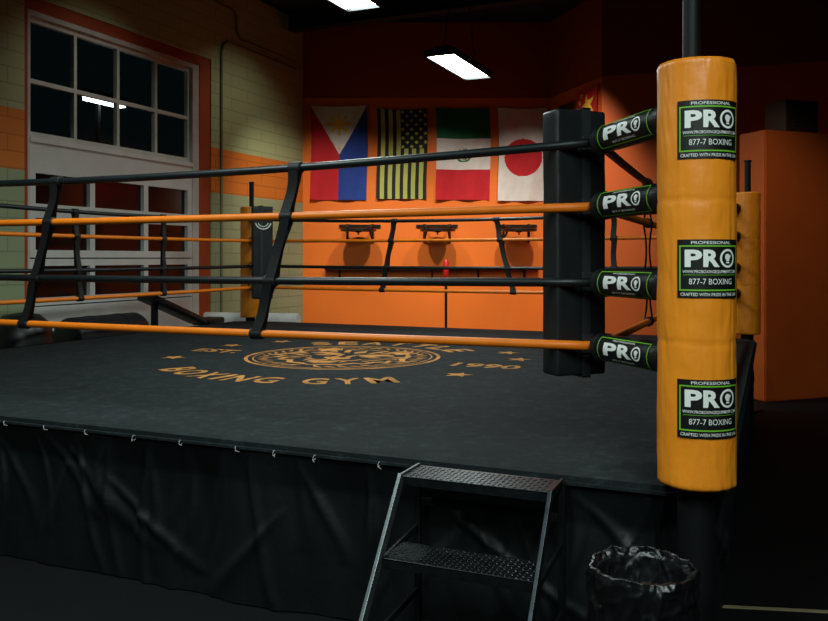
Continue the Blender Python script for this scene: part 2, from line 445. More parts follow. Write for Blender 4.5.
for i in range(NP):
    if i: s += (per[i][0]-per[i-1][0]).length
    colv = []; bs = bucket[int(s/.25)]
    for j in range(rows+1):
        t = j/rows; z = (ZP-.025)*(1-t)+.006*t
        ss = s+.05*noise.noise(Vector((s*1.6, t*1.8, 5.5)))
        base = .060+.045*noise.noise(Vector((ss*2.1+t*.5, t*.5, 7.7)))+.024*noise.noise(Vector((ss*5.5, t*.7, 2.7)))+.006*noise.noise(Vector((ss*15, t*1.5, 9.7)))
        d = 0
        for (sa, ta, sb, tb, wd, dp) in bs:
            q = (t-ta)/(tb-ta)
            if q < -.15 or q > 1.15: continue
            sc = sa+(sb-sa)*q+.03*math.sin(q*3.0+sa*7)
            env = math.sin(max(0, min(1, (q+.15)/1.3))*math.pi)**.7
            ww = wd*(.6+.9*max(0, q))
            x_ = abs(ss-sc)/ww
            if x_ < 3: d += dp*env*math.exp(-x_*x_*.9)
        amp = min(1, t*4+.10)
        ins = .010+amp*(base-d)
        ins = max(-.015, min(.16, ins))
        p = per[i][0]-nr[i]*ins
        colv.append(bm.verts.new((p.x, p.y, z)))
    grid.append(colv)
for i in range(NP):
    for j in range(rows):
        bm.faces.new((grid[i][j], grid[(i+1) % NP][j], grid[(i+1) % NP][j+1], grid[i][j+1]))
sk = finish(bm, 'apron_skirt', 'skirt', RL, parent=ring, smooth='all')
tie_bm = bmesh.new()
cp = [(0, .009*math.sin(a)+0, .012*math.cos(a)) for a in [2*math.pi*k/12 for k in range(12)]]
add_tube(tie_bm, cp+[cp[0]], .0018, 6, cap=False)
add_bar(tie_bm, (0, -.010, -.005), (.018, -.016, -.010), .0025, .0025)
tie_me = None
for x in tie_x:
    if tie_me is None:
        ob = finish(tie_bm, 'cable_tie', 'tie', (x-CX, Y0-.004-CY, ZP-.03), parent=ring, smooth='all'); tie_me = ob
    else:
        ob = tie_me.copy(); COL.objects.link(ob); ob.location = (x-CX, Y0-.004-CY, ZP-.03)
    ob.rotation_euler = (0, rnd.uniform(-.4, .4), rnd.uniform(-.9, .9))

# posts + pads
def build_post_pad():
    bm = bmesh.new(); r = .128; seg = 144; nz = 150; z0, z1 = .782, 2.212
    rings = []
    def rad(a, z):
        c_, s_ = math.cos(a), math.sin(a)
        w = .0022*noise.noise(Vector((c_*1.5, s_*1.5, z*6)))+.0012*noise.noise(Vector((c_*3.2, s_*3.2+z*3, z*14)))
        w += .0015*(1-abs(noise.noise(Vector((c_*7.5, s_*7.5, z*1.5))))*3)*(.3+.7*abs(noise.noise(Vector((c_, s_, z*4+3))))*2)
        w += .0008*(1-abs(noise.noise(Vector((c_*4+z*5, s_*4, z*5+9))))*4)
        edge = min(z-z0, z1-z)
        w += .003*max(0, 1-edge/.06)*noise.noise(Vector((c_*9, s_*9, z*2)))
        for zc in (1.745, 1.27):
            w -= .0022*math.exp(-((z-zc-.012*noise.noise(Vector((c_*2, s_*2, zc))))/.009)**2)
        return r+w
    for j in range(nz+1):
        z = z0+(z1-z0)*j/nz
        e = min(z-z0, z1-z)
        k = 0 if e > .005 else .005-math.sqrt(max(0, .005**2-(.005-e)**2))
        rings.append([bm.verts.new(((rad(2*math.pi*i/seg, z)-k)*math.cos(2*math.pi*i/seg), (rad(2*math.pi*i/seg, z)-k)*math.sin(2*math.pi*i/seg), z)) for i in range(seg)])
    for j in range(nz):
        for i in range(seg):
            bm.faces.new((rings[j][i], rings[j][(i+1) % seg], rings[j+1][(i+1) % seg], rings[j+1][i]))
    for f in bm.faces: f.smooth = True
    bm.faces.new(rings[0][::-1]); bm.faces.new(rings[-1])
    for zc in (1.972, 1.515, 1.055):
        art = label_art()
        def mp(u, v, l, zc=zc):
            a = u/r
            rr = r+.0040+.0006*l
            return Vector((rr*math.cos(a), rr*math.sin(a), zc+v))
        apply_art(bm, art, mp, cut=.012)
    return bm
posts = []
for (px, py, ang) in ((PX1, PY0, -63), (PX1, PY1, 70), (PX0, PY1, 135), (PX0, PY0, 225)):
    if not posts:
        bm = bmesh.new()
        add_tube(bm, [(0, 0, 0), (0, 0, .80)], .062, 20)
        add_tube(bm, [(-.012, -.012, .7), (-.012, -.012, 2.52)], .030, 20)
        add_box(bm, (.24, .24, .015), (0, 0, .0075), bevel=.003)
        add_box(bm, (.06, .06, .02), (-.012, -.012, 2.53), bevel=.004)
        p = finish(bm, 'ring_post', 'steel_black', (px-CX, py-CY, 0), (0, 0, math.radians(ang)), ring, smooth=True)
        pad = finish(build_post_pad(), 'post_pad', ['vinyl_orange', 'label_black', 'label_green', 'label_white'], parent=p, recalc=False)
        pad['label'] = 'orange vinyl post sleeve with black logo labels'
        posts.append((p, pad))
    else:
        p = posts[0][0].copy(); COL.objects.link(p); p.location = (px-CX, py-CY, 0); p.rotation_euler = (0, 0, math.radians(ang))
        pad = posts[0][1].copy(); COL.objects.link(pad); pad.parent = p
        posts.append((p, pad))

# ropes
OFF = .42
RX0, RX1, RY0, RY1 = PX0+OFF, PX1-OFF, PY0+OFF, PY1-OFF
RZ = [ZP+.45, ZP+.71, ZP+1.02, ZP+1.285]
RM = ['rope_orange', 'rope_black', 'rope_orange', 'rope_black']
SAG = [.01, .012, .012, .055]
def rope_z(i, t): return RZ[i]-SAG[i]*4*t*(1-t)
sides = {'front': ((RX0, RY0), (RX1, RY0)), 'back': ((RX0, RY1), (RX1, RY1)), 'left': ((RX0, RY0), (RX0, RY1)), 'right': ((RX1, RY0), (RX1, RY1))}
RR = .019
for sd, (a, b) in sides.items():
    for i in range(4):
        bm = bmesh.new()
        pp = [Vector((a[0]+(b[0]-a[0])*t, a[1]+(b[1]-a[1])*t, rope_z(i, t))) for t in [k/24 for k in range(25)]]
        add_tube(bm, pp, RR, 14)
        o = finish(bm, 'ring_rope', RM[i], RL, parent=ring, smooth='all')
        o['label'] = 'orange ring rope' if i in (0, 2) else 'black ring rope'

def spacer(side, ctop, cbot):
    """flat webbing strap whose plies pass either side of every rope, with a wrap round each rope"""
    a, b = sides[side]; bm = bmesh.new()
    horiz = side in ('front', 'back')
    def P(c, i):
        t = (c-(a[0] if horiz else a[1]))/((b[0]-a[0]) if horiz else (b[1]-a[1]))
        z = rope_z(i, t)
        return Vector((c, a[1], z)) if horiz else Vector((a[0], c, z))
    cs = [cbot+(ctop-cbot)*k for k in (0, .36, .78, 1)]
    ps = [P(cs[i], i) for i in range(4)]
    nrm = Vector((0, 1, 0)) if horiz else Vector((1, 0, 0)); al = Vector((1, 0, 0)) if horiz else Vector((0, 1, 0))
    for i in range(4):
        add_tube(bm, [ps[i]-al*.034, ps[i]-al*.030, ps[i]+al*.030, ps[i]+al*.034], [RR+.005, RR+.009, RR+.009, RR+.005], 18)
        if i < 3:
            p, q = ps[i], ps[i+1]; n = 12
            for sgn in (-1, 1):
                A = []; B = []
                for k in range(n+1):
                    t = k/n; c = p.lerp(q, t)+nrm*sgn*(RR+.004-.016*math.sin(t*math.pi))+al*.004*math.sin(t*6+i*2)
                    A.append(bm.verts.new(c+al*.026)); B.append(bm.verts.new(c-al*.026))
                A2 = [bm.verts.new(v.co+nrm*sgn*.004) for v in A]; B2 = [bm.verts.new(v.co+nrm*sgn*.004) for v in B]
                for k in range(n):
                    bm.faces.new((A[k], A[k+1], B[k+1], B[k])); bm.faces.new((A2[k], B2[k], B2[k+1], A2[k+1]))
                    bm.faces.new((A[k], A2[k], A2[k+1], A[k+1])); bm.faces.new((B[k], B[k+1], B2[k+1], B2[k]))
    finish(bm, 'rope_spacer', 'webbing', RL, parent=ring, smooth=True)
spacer('front', -2.09, -2.31); spacer('front', -3.62, -3.86); spacer('front', -5.1, -5.0)
spacer('back', -3.99, -4.14); spacer('back', -2.76, -2.57); spacer('back', -1.5, -1.5)
spacer('left', 6.88, 6.88); spacer('left', 5.69, 5.75); spacer('left', 4.5, 4.5)
spacer('right', 4.9, 4.95); spacer('right', 6.6, 6.6)

def build_cover():
    L = (OFF*math.sqrt(2))-.115; bm = bmesh.new()
    prof = [(0, .03), (.012, .046), (.03, .053), (L-.03, .056), (L-.008, .050), (L, .038)]
    add_tube(bm, [(x, 0, 0) for x, _ in prof], [q for _, q in prof], 28)
    for f in bm.faces: f.smooth = len(f.verts) == 4
    for zz in (.05, L-.04):
        add_tube(bm, [(zz-.012, 0, 0), (zz+.012, 0, 0)], .0575, 28)
    for flip in (1, -1):
        a = [(frame2d(0, 0, .315, .112, .0052), 1, 1), (text2d('PROFESSIONAL', .013, 0, .0435, bold=.006, width=.14, height=.0075), 2, 1)]
        a += logo_pro(0, .005, .235, .052, 2, 1)
        a.append((text2d('877-7 BOXING', .015, 0, -.0375, bold=.0, width=.14, height=.009), 2, 1))
        def mp(u, v, l):
            rr = .0582+.0006*l; t = v/rr
            return Vector((L*.5+.005+flip*u, -flip*rr*math.cos(t), rr*math.sin(t)))
        for b, mi, l in a:
            ys = [v.co.y for v in b.verts]; y = math.ceil(min(ys)/.008)*.008
            while y < max(ys):
                bmesh.ops.bisect_plane(b, geom=b.verts[:]+b.edges[:]+b.faces[:], plane_co=(0, y, 0), plane_no=(0, 1, 0)); y += .008
            for v in b.verts: v.co = mp(v.co.x, v.co.y, l)
            merge(bm, b, mi)
    add_tube(bm, [(L-.01, 0, 0), (OFF*math.sqrt(2)-.025, 0, 0)], .012, 10)
    return bm
cover0 = None
TILT = [0, 0, .02, .05]
for (cx, cy, ang) in ((RX1, RY0, -45), (RX1, RY1, 45), (RX0, RY1, 135), (RX0, RY0, 225)):
    for z, tl in zip(RZ, TILT):
        if cover0 is None:
            cover0 = finish(build_cover(), 'turnbuckle_cover', ['vinyl_black', 'label_green', 'label_white'], (cx-CX, cy-CY, z), (0, -tl, math.radians(ang)), ring, recalc=False)
            cover0['label'] = 'black padded turnbuckle sleeve with logo'
        else:
            c = cover0.copy(); COL.objects.link(c); c.location = (cx-CX, cy-CY, z); c.rotation_euler = (0, -tl, math.radians(ang))

def build_cushion():
    bm = bmesh.new()
    t = bmesh.new(); bmesh.ops.create_cube(t, size=1); bmesh.ops.scale(t, vec=(.118, .245, 1.12), verts=t.verts)
    bmesh.ops.bevel(t, geom=t.edges[:], offset=.012, segments=3, affect='EDGES', profile=.5)
    for k in range(1, 28):
        z = -.56+1.12*k/28; bmesh.ops.bisect_plane(t, geom=t.verts[:]+t.edges[:]+t.faces[:], plane_co=(0, 0, z), plane_no=(0, 0, 1))
    for k in range(1, 10):
        y = -.1225+.245*k/10; bmesh.ops.bisect_plane(t, geom=t.verts[:]+t.edges[:]+t.faces[:], plane_co=(0, y, 0), plane_no=(0, 1, 0))
    for v in t.verts:
        v.co.x += .003*noise.noise(v.co*7)+.002*noise.noise(v.co*16)
        v.co.y += .002*noise.noise(v.co*6+Vector((3, 3, 3)))
    for f in t.faces: f.smooth = True
    merge(bm, t, 0)
    for yc in (-.020,):
        for sx_ in (-1, 1): add_box(bm, (.006, .040, 1.136), (sx_*.0625, yc, 0), mi=2)
        for sz_ in (-1, 1): add_box(bm, (.131, .040, .006), (0, yc, sz_*.566), mi=2)
    for zz in (.41, .145, -.165, -.425):
        add_box(bm, (.018, .055, .08), (-.068, -.020, zz), bevel=.003, mi=2)
    bmesh.ops.recalc_face_normals(bm, faces=bm.faces)
    a = [(ring2d(0, .38, .088, .102, 28, math.radians(195), math.radians(345)), 1, 1), (ring2d(0, .38, .06, .07, 28, math.radians(200), math.radians(340)), 1, 1)]
    a += logo_pro(0, .42, .19, .05, 1, 1)
    apply_art(bm, a, lambda u, v, l: Vector((.0690, u, v)))
    return bm
cush0 = None
for (px, py, ang) in ((PX1, PY0, 135), (PX1, PY1, 225), (PX0, PY1, -45), (PX0, PY0, 45)):
    d = .765; a = math.radians(ang)
    loc = (px+d*math.cos(a)-CX, py+d*math.sin(a)-CY, ZP+.315+.56)
    if cush0 is None:
        cush0 = finish(build_cushion(), 'corner_cushion', ['cushion_black', 'label_white', 'strap'], loc, (0, 0, a), ring, recalc=False)
        cush0['label'] = 'tall black padded corner cushion'
    else:
        last = cush0.copy(); COL.objects.link(last); last.location = loc; last.rotation_euler = (0, 0, a)

# ------------------------------------------------------------------ METAL STEPS
sx0, sx1 = -1.27, -.715
steps = empty('metal_steps', ((sx0+sx1)/2, 2.7, 0), 'metal steps with black diamond plate treads beside the ring', 'steps')
SL = (-(sx0+sx1)/2, -2.7, 0)
def tread(y0, y1, z):
    bm = bmesh.new(); w = sx1-sx0
    add_box(bm, (w, y1-y0, .006), ((sx0+sx1)/2, (y0+y1)/2, z-.003), bevel=.0015, seg=1)
    add_box(bm, (w, .006, .035), ((sx0+sx1)/2, y0+.003, z-.018), bevel=.0015, seg=1)
    add_box(bm, (w, .006, .035), ((sx0+sx1)/2, y1-.003, z-.018), bevel=.0015, seg=1)
    ny = int((y1-y0)/.02); nx = int(w/.02)
    for i in range(nx):
        for j in range(ny):
            cx = sx0+.01+i*.02; cy = y0+.01+j*.02; a = math.radians(45 if (i+j) % 2 else -45)
            l, s_ = .0105, .0035
            ca, sa = math.cos(a), math.sin(a)
            q = [(l, 0), (0, s_), (-l, 0), (0, -s_)]
            vs = [bm.verts.new((cx+x*ca-y*sa, cy+x*sa+y*ca, z)) for x, y in q]; t = bm.verts.new((cx, cy, z+.003))
            for k in range(4): bm.faces.new((vs[k], vs[(k+1) % 4], t))
    finish(bm, 'tread', 'tread', SL, parent=steps)
tread(2.83, 3.005, .735); tread(2.645, 2.83, .49); tread(2.46, 2.645, .245)
for x in (sx0-.008, sx1+.008):
    bm = bmesh.new()
    add_bar(bm, (x, 2.835, .735), (x, 2.275, .0), .014, .042, bevel=.002)
    add_bar(bm, (x, 3.005, .728), (x, 2.835, .728), .012, .03, bevel=.002)
    finish(bm, 'side_rail', 'steel_grey' if x < -1 else 'tread', SL, parent=steps)  # left rail lighter, right darker: lit and shaded steel put into the colour
    bm = bmesh.new()
    add_bar(bm, (x, 2.995, .735), (x, 2.995, 0), .025, .025, bevel=.003)
    add_bar(bm, (x, 2.99, .50), (x, 2.66, .47), .012, .025, bevel=.002)
    add_bar(bm, (x, 2.99, .25), (x, 2.48, .22), .012, .025, bevel=.002)
    finish(bm, 'rear_leg', 'steel_black', SL, parent=steps)
for z in (.12, .60):
    bm = bmesh.new(); add_bar(bm, (sx0, 2.995, z), (sx1, 2.995, z), .02, .03, bevel=.002)
    finish(bm, 'cross_brace', 'steel_black', SL, parent=steps)

# ------------------------------------------------------------------ TRASH BIN
bl = Vector((-.375, 2.66, 0))
binn = empty('trash_bin', bl, 'black waste bin lined with a crinkled black plastic bag', 'trash bin')
bm = bmesh.new()
add_lathe(bm, [(.115, 0), (.12, .005), (.140, .55), (.146, .56), (.146, .57), (.136, .57), (.112, .012), (.0001, .012)], 40)
finish(bm, 'bin_body', 'bin', parent=binn, smooth=True)
bm = bmesh.new(); seg = 240
prof = [(.146, .16), (.149, .24), (.153, .32), (.157, .41), (.160, .49), (.162, .545), (.161, .575), (.155, .592), (.147, .594), (.139, .575), (.132, .53), (.121, .48), (.10, .45), (.065, .44), (.03, .435), (.002, .433)]
pr = []
SUB = 8
for i in range(len(prof)-1):
    for k in range(SUB):
        t = k/SUB; pr.append((prof[i][0]*(1-t)+prof[i+1][0]*t, prof[i][1]*(1-t)+prof[i+1][1]*t, i+t))
pr.append((*prof[-1], len(prof)-1)); rings = []
def ridge(v): return max(0, 1-abs(noise.noise(v))*3.2)
for r, z, q in pr:
    rg = []
    for k in range(seg):
        a = 2*math.pi*k/seg; c_, s_ = math.cos(a), math.sin(a)
        wv = Vector((c_*1.6, s_*1.6, z*7)); wob = noise.noise(wv)*.5
        v = Vector((c_*2.3+wob, s_*2.3-wob, z*9+wob))
        d = .010*ridge(v)+.005*ridge(v*2.2+Vector((3, 1, 2)))+.0012*noise.noise(v*6)
        dz = (.014*noise.noise(Vector((c_*1.7, s_*1.7, 5)))+.009*noise.noise(Vector((c_*4, s_*4, 1.5)))) if 4 < q < 12 else 0
        if q < 1: dz += .07*noise.noise(Vector((c_*2.4, s_*2.4, 9)))*(1-q)
        if q > 11: dz += .05*noise.noise(Vector((r*c_*16, r*s_*16, 3)))+.012*ridge(Vector((r*c_*18, r*s_*18, 8)))
        f_ = 1 if r > .1 else r*8
        rr = max(.001, r+d*f_*(-.5 if 9 < q < 12 else 1))
        rg.append(bm.verts.new((rr*c_, rr*s_, z+dz)))
    rings.append(rg)
for i in range(len(rings)-1):
    for k in range(seg): bm.faces.new((rings[i][k], rings[i][(k+1) % seg], rings[i+1][(k+1) % seg], rings[i+1][k]))
finish(bm, 'bin_liner', 'plastic_bag', parent=binn, smooth='all')

# ------------------------------------------------------------------ ROOM
def struct(o): o['kind'] = 'structure'; return o
HC = 5.65
bm = bmesh.new(); add_box(bm, (18.5, 22, .1), (-2.05, 6.2, -.05)); struct(finish(bm, 'floor', 'floor'))
bm = bmesh.new(); add_box(bm, (16, 22, .1), (-.8, 6.2, HC+.05)); struct(finish(bm, 'ceiling', 'ceiling'))
WX = -7.5
DY0, DY1, DZ = 6.62, 9.9, 4.44
bm = bmesh.new()
def bb(bm, x0, x1, y0, y1, z0, z1, mi=0, bevel=0): add_box(bm, (x1-x0, y1-y0, z1-z0), ((x0+x1)/2, (y0+y1)/2, (z0+z1)/2), mi=mi, bevel=bevel)
bb(bm, WX-.2, WX, -3, DY0, 0, HC); bb(bm, WX-.2, WX, DY1, 12.47, 0, HC); bb(bm, WX-.2, WX, DY0, DY1, DZ, HC)
struct(finish(bm, 'wall_left', 'block'))
bm = bmesh.new()
bb(bm, WX-.16, WX-.02, DY0, DY0+.06, 0, DZ); bb(bm, WX-.16, WX-.02, DY1-.24, DY1, 0, DZ); bb(bm, WX-.16, WX-.02, DY0+.06, DY1-.24, DZ-.14, DZ)
struct(finish(bm, 'trim_1', 'door_red'))
# pale jamb frame round both door and window
bm = bmesh.new()
bb(bm, WX-.16, WX-.03, DY0+.06, DY0+.10, 0, DZ-.14); bb(bm, WX-.16, WX-.03, DY1-.38, DY1-.24, 0, DZ-.14); bb(bm, WX-.16, WX-.03, DY0+.10, DY1-.38, DZ-.20, DZ-.14)
struct(finish(bm, 'trim_8', 'frame_grey'))
gy0, gy1 = DY0+.10, DY1-.38; gz = DZ-.20
def lights(bm, gy0, gy1, z0, z1, cols, xb0, xb1, hw=.022, edge=.05, gi=1):
    w = gy1-gy0
    for c in range(cols+1):
        y = gy0+w*c/cols
        ya, yb = y-hw, y+hw
        if c == 0: ya, yb = gy0, gy0+edge
        if c == cols: ya, yb = gy1-edge, gy1
        bb(bm, xb0, xb1, ya, yb, z0, z1)
    x = xb0+.03
    vs = [bm.verts.new(v) for v in ((x, gy0+.02, z0), (x, gy1-.02, z0), (x, gy1-.02, z1), (x, gy0+.02, z1))]
    f = bm.faces.new(vs); f.material_index = gi
xb0, xb1 = WX-.14, WX-.08
bm = bmesh.new()
for z0, z1 in ((2.90, 2.96), (3.50, 3.55), (gz-.06, gz)): bb(bm, xb0, xb1, gy0, gy1, z0, z1)
lights(bm, gy0, gy1, 2.96, 3.50, 4, xb0, xb1, hw=.022, edge=.05); lights(bm, gy0, gy1, 3.55, gz-.06, 4, xb0, xb1, hw=.022, edge=.05)
struct(finish(bm, 'window_1', ['frame_grey', 'glass'], recalc=False))
xd0, xd1 = WX-.13, WX-.045
bm = bmesh.new()
bb(bm, xd0, xd1, gy0, gy1, 2.56, 2.89); bb(bm, xd0, WX-.02, gy0, gy1, 2.84, 2.895)
for z0, z1, k in ((0, .50, 'p'), (.515, 1.0, 'p'), (1.015, 1.10, 'p'), (1.10, 1.46, 'g'), (1.46, 1.54, 'p'), (1.555, 1.64, 'p'), (1.64, 2.0, 'g'), (2.0, 2.08, 'p'), (2.095, 2.16, 'p'), (2.16, 2.50, 'g'), (2.50, 2.56, 'p')):
    if k == 'p': bb(bm, xd0, xd1, gy0, gy1, z0, z1)
    else: lights(bm, gy0, gy1, z0, z1, 3, xd0, xd1, hw=.04, edge=.09)
struct(finish(bm, 'door_1', ['white_paint', 'door_glass'], recalc=False))
q = Vector((-.745, .775, 0))*12.0
bm = bmesh.new(); zz = CAMZ+.19*12.0
add_box(bm, (.16, .75, .08), (0, 0, zz+.07)); add_box(bm, (.14, .70, .07), (0, 0, zz), mi=1)
add_bar(bm, (-.12, 0, zz+.05), (-.12, 0, 0), .05, .05)
o = finish(bm, 'outdoor_lamp', ['steel_black', 'emit_out'], (q.x, q.y, 0))
top(o, 'bright tube lamp on a post outside the window', 'lamp')

def wall(name, p, q, m, z1=HC, th=.2):
    p = Vector(p[:2]); q = Vector(q[:2]); d = (q-p); n = Vector((-d.y, d.x)).normalized()
    bm = bmesh.new(); prism(bm, [tuple(p), tuple(q), tuple(q+n*th), tuple(p+n*th)], 0, z1)
    return struct(finish(bm, name, m))
C = Vector((-7.5, 12.47, 0))
BD = R.copy()
def wp(px, off=0, z=0):
    s = (px-303)/57.5
    v = C+BD*s-F*off
    return Vector((v.x, v.y, z))
Dp = wp(550); N = cam2w(2.88, 12.7); E = Vector((2.4, 13.2, 0))
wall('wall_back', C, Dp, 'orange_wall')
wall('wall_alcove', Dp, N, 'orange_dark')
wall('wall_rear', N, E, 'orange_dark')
wall('wall_corner', E, (6.5, 13.2), 'maroon')
wall('wall_right', (6.5, 13.2), (6.5, -3), 'maroon')

K = cam2w(3.77, 8.9); e1 = Vector((math.cos(math.radians(43)), math.sin(math.radians(43)), 0)); e2 = Vector((-e1.y, e1.x, 0))
bm = bmesh.new()
P4 = [K, K+e1*3.0, K+e1*3.0+e2*.4, K+e2*.4]
prism(bm, [(p.x, p.y) for p in P4], 0, 2.93)
bmesh.ops.bevel(bm, geom=bm.edges[:], offset=.012, segments=2, affect='EDGES')
struct(finish(bm, 'wall_partition', 'orange_dark'))
bm = bmesh.new()
add_box(bm, (.46, .32, .36), (0, 0, .18), bevel=.02)
for k in range(6): add_box(bm, (.36, .01, .012), (0, -.163, .07+k*.045))
ac = finish(bm, 'air_conditioner', 'ac', K+e1*.55+e2*.2+Vector((0, 0, 2.93)), (0, 0, math.radians(43)), smooth=True)
top(ac, 'brown vented unit standing on the orange partition', 'air conditioner')
for k in range(5):
    bm = bmesh.new(); add_box(bm, (13.8, .12, .3), (-.5, 1.5+k*2.6, HC-.15)); add_box(bm, (13.8, .2, .02), (-.5, 1.5+k*2.6, HC-.3))
    struct(finish(bm, 'trim_%d' % (k+2), 'ceiling'))
bm = bmesh.new(); add_tube(bm, [(1.2, -1, 5.0), (1.2, 12.9, 5.0)], .22, 24)
for k in range(9): add_tube(bm, [(1.2, 0.2+k*1.5, 5.0), (1.2, .25+k*1.5, 5.0)], .235, 24)
o = finish(bm, 'ceiling_duct', 'steel_black', smooth=True); top(o, 'black round ventilation duct under the ceiling', 'duct')
bm = bmesh.new(); a = cam2w(1.3, 3.69, .003); b = cam2w(3.2, 3.45, .003); add_bar(bm, a, b, .02, .006)
struct(finish(bm, 'trim_7', 'seam'))

bm = bmesh.new(); y = 10.12
add_tube(bm, [(WX+.021, y, .0), (WX+.021, y, 4.6), (WX+.021, y+.04, 4.72), (WX+.021, y+.14, 4.78), (WX+.021, 12.2, 4.78)], .020, 10)
o = finish(bm, 'conduit_pipe', 'conduit', smooth=True); top(o, 'painted conduit pipe bending along the block wall', 'pipe')
bm = bmesh.new(); y = 10.5
add_tube(bm, [(WX+.017, y-.6, HC), (WX+.017, y-.6, 5.4), (WX+.017, y-.5, 5.3), (WX+.017, y-.1, 5.3), (WX+.017, y, 5.22), (WX+.017, y, 5.0), (WX+.017, y+.1, 4.9), (WX+.017, 12.2, 4.9)], .016, 10)
o = finish(bm, 'conduit_pipe', 'conduit', smooth=True); top(o, 'thin painted conduit pipe high on the block wall', 'pipe')

# ------------------------------------------------------------------ FLAGS
FM = [mat('flag_'+n, c, .8, var=.08) for n, c in (('white', (226,222,216)), ('red', (200,26,38)), ('blue', (28,62,150)), ('yellow', (240,200,60)), ('green', (24,112,74)), ('black', (26,32,26)), ('gold', (180,184,96)), ('brown', (120,96,50)))]
def flag(name, p, dirv, nrm, w, h, ztop, colorf, label, seed):
    bm = bmesh.new(); nx, nz = 84, 130; g = []
    for i in range(nx+1):
        c = []
        for j in range(nz+1):
            u, v = i/nx, j/nz
            off = .045+.018*math.sin(u*11+seed+v*1.5)*(.3+v)+.020*noise.noise(Vector((u*3, v*2, seed)))+.010*noise.noise(Vector((u*9+v*3, v*3, seed)))
            dz = -.02*math.sin(u*math.pi)*(1-v)
            q = dirv*(u*w+.012*math.sin(v*5+seed))+nrm*max(.008, off)
            c.append(bm.verts.new((q.x, q.y, -v*h+dz)))
        g.append(c)
    for i in range(nx):
        for j in range(nz):
            f = bm.faces.new((g[i][j], g[i][j+1], g[i+1][j+1], g[i+1][j])); f.material_index = colorf((i+.5)/nx, (j+.5)/nz, w, h)
    o = finish(bm, name, FM, (p.x, p.y, ztop), smooth='all'); top(o, label, 'flag', 'flags on the gym wall')
    return o
def star_in(x, y, r, n=5, rot=0, k=.4):
    rr = math.hypot(x, y)
    if rr > r: return False
    if rr < r*k*.8: return True
    a = (math.atan2(x, y)+rot) % (2*math.pi/n); a = min(a, 2*math.pi/n-a)
    x1, y1 = r, 0; x2, y2 = k*r*math.cos(math.pi/n), k*r*math.sin(math.pi/n)
    px_, py_ = rr*math.cos(a), rr*math.sin(a)
    return (x2-x1)*(py_-y1)-(y2-y1)*(px_-x1) > 0
def f_ph(u, v, w, h):
    x = (u-.5)*w; y = v*h
    th = w*.866
    if y < th*(1-abs(x)/(w/2)):
        cy = th*.36
        d = math.hypot(x, y-cy)
        if d < w*.10: return 3
        a = math.atan2(y-cy, x) % (math.pi/4); a = min(a, math.pi/4-a)
        if d < w*.21 and d*math.sin(a) < w*.022: return 3
        for sx_, sy_ in ((-w*.40, .06), (w*.40, .06), (0, th*.86)):
            if star_in(x-sx_, -(y-sy_), w*.045): return 3
        return 0
    return 1 if x < 0 else 2
def f_us(u, v, w, h):
    if u > .46 and v < .44:
        cu, cv = (u-.46)/.54*6, v/.44*9
        fx, fy = cu % 1-.5, cv % 1-.5
        if (int(cu)+int(cv)) % 2 == 0 and fx*fx+fy*fy < .12: return 6
        return 5
    return 5 if int(u*13) % 2 == 0 else 6
def f_mx(u, v, w, h):
    if v < .333: return 4
    if v > .667: return 1
    x, y = (u-.5)*w, (v-.5)*h
    r = math.hypot(x, y*1.1)
    if .12 < r < .155 and y > -.02: return 4
    if r < .115 and abs(math.sin(x*50)+math.cos(y*45)) < 1.35: return 7
    return 0
def f_jp(u, v, w, h):
    return 1 if math.hypot((u-.5)*w, (v-.53)*h) < .33 else 0
def f_cn(u, v, w, h):
    x, y = (u-.55)*w, -(v-.17)*h
    if star_in(x, y, .2, rot=.3): return 3
    for a, b in ((.2, .05), (.12, .12), (.12, .24), (.22, .33)):
        if star_in((u-a)*w, -(v-b)*h, .06): return 3
    return 1
def f_dk(u, v, w, h): return 5 if v < .1 or u < .3 else 1
for nm, p0, p1, zt, zb, fn, lb in (
    ('flag', 311, 367, 106, 200, f_ph, 'red and blue flag, white triangle with yellow sun, hung vertically'),
    ('flag', 377, 427, 109, 199, f_us, 'black and olive striped flag with stars, hung vertically'),
    ('flag', 436, 490, 108, 200, f_mx, 'green, white and red flag with small central emblem'),
    ('flag', 498, 547, 108, 201, f_jp, 'white flag with large red disc')):
    zt_ = CAMZ+(258-zt)/57.5; zb_ = CAMZ+(258-zb)/57.5
    flag(nm, wp(p0), BD, -F, (p1-p0)/57.5, zt_-zb_, zt_, fn, lb, p0*.1)
sd = (N-Dp); sd.z = 0; sl = sd.length; sdn = sd.normalized(); snn = Vector((sdn.y, -sdn.x, 0))
flag('flag', Dp+sdn*sl*.60, sdn, snn, sl*.36, 1.5, 4.22, f_cn, 'red flag with yellow stars on the alcove wall', 2.)
flag('flag', Dp+sdn*sl*.24, sdn, snn, sl*.28, 1.4, 4.12, f_dk, 'dark and red flag on the alcove wall', 5.)

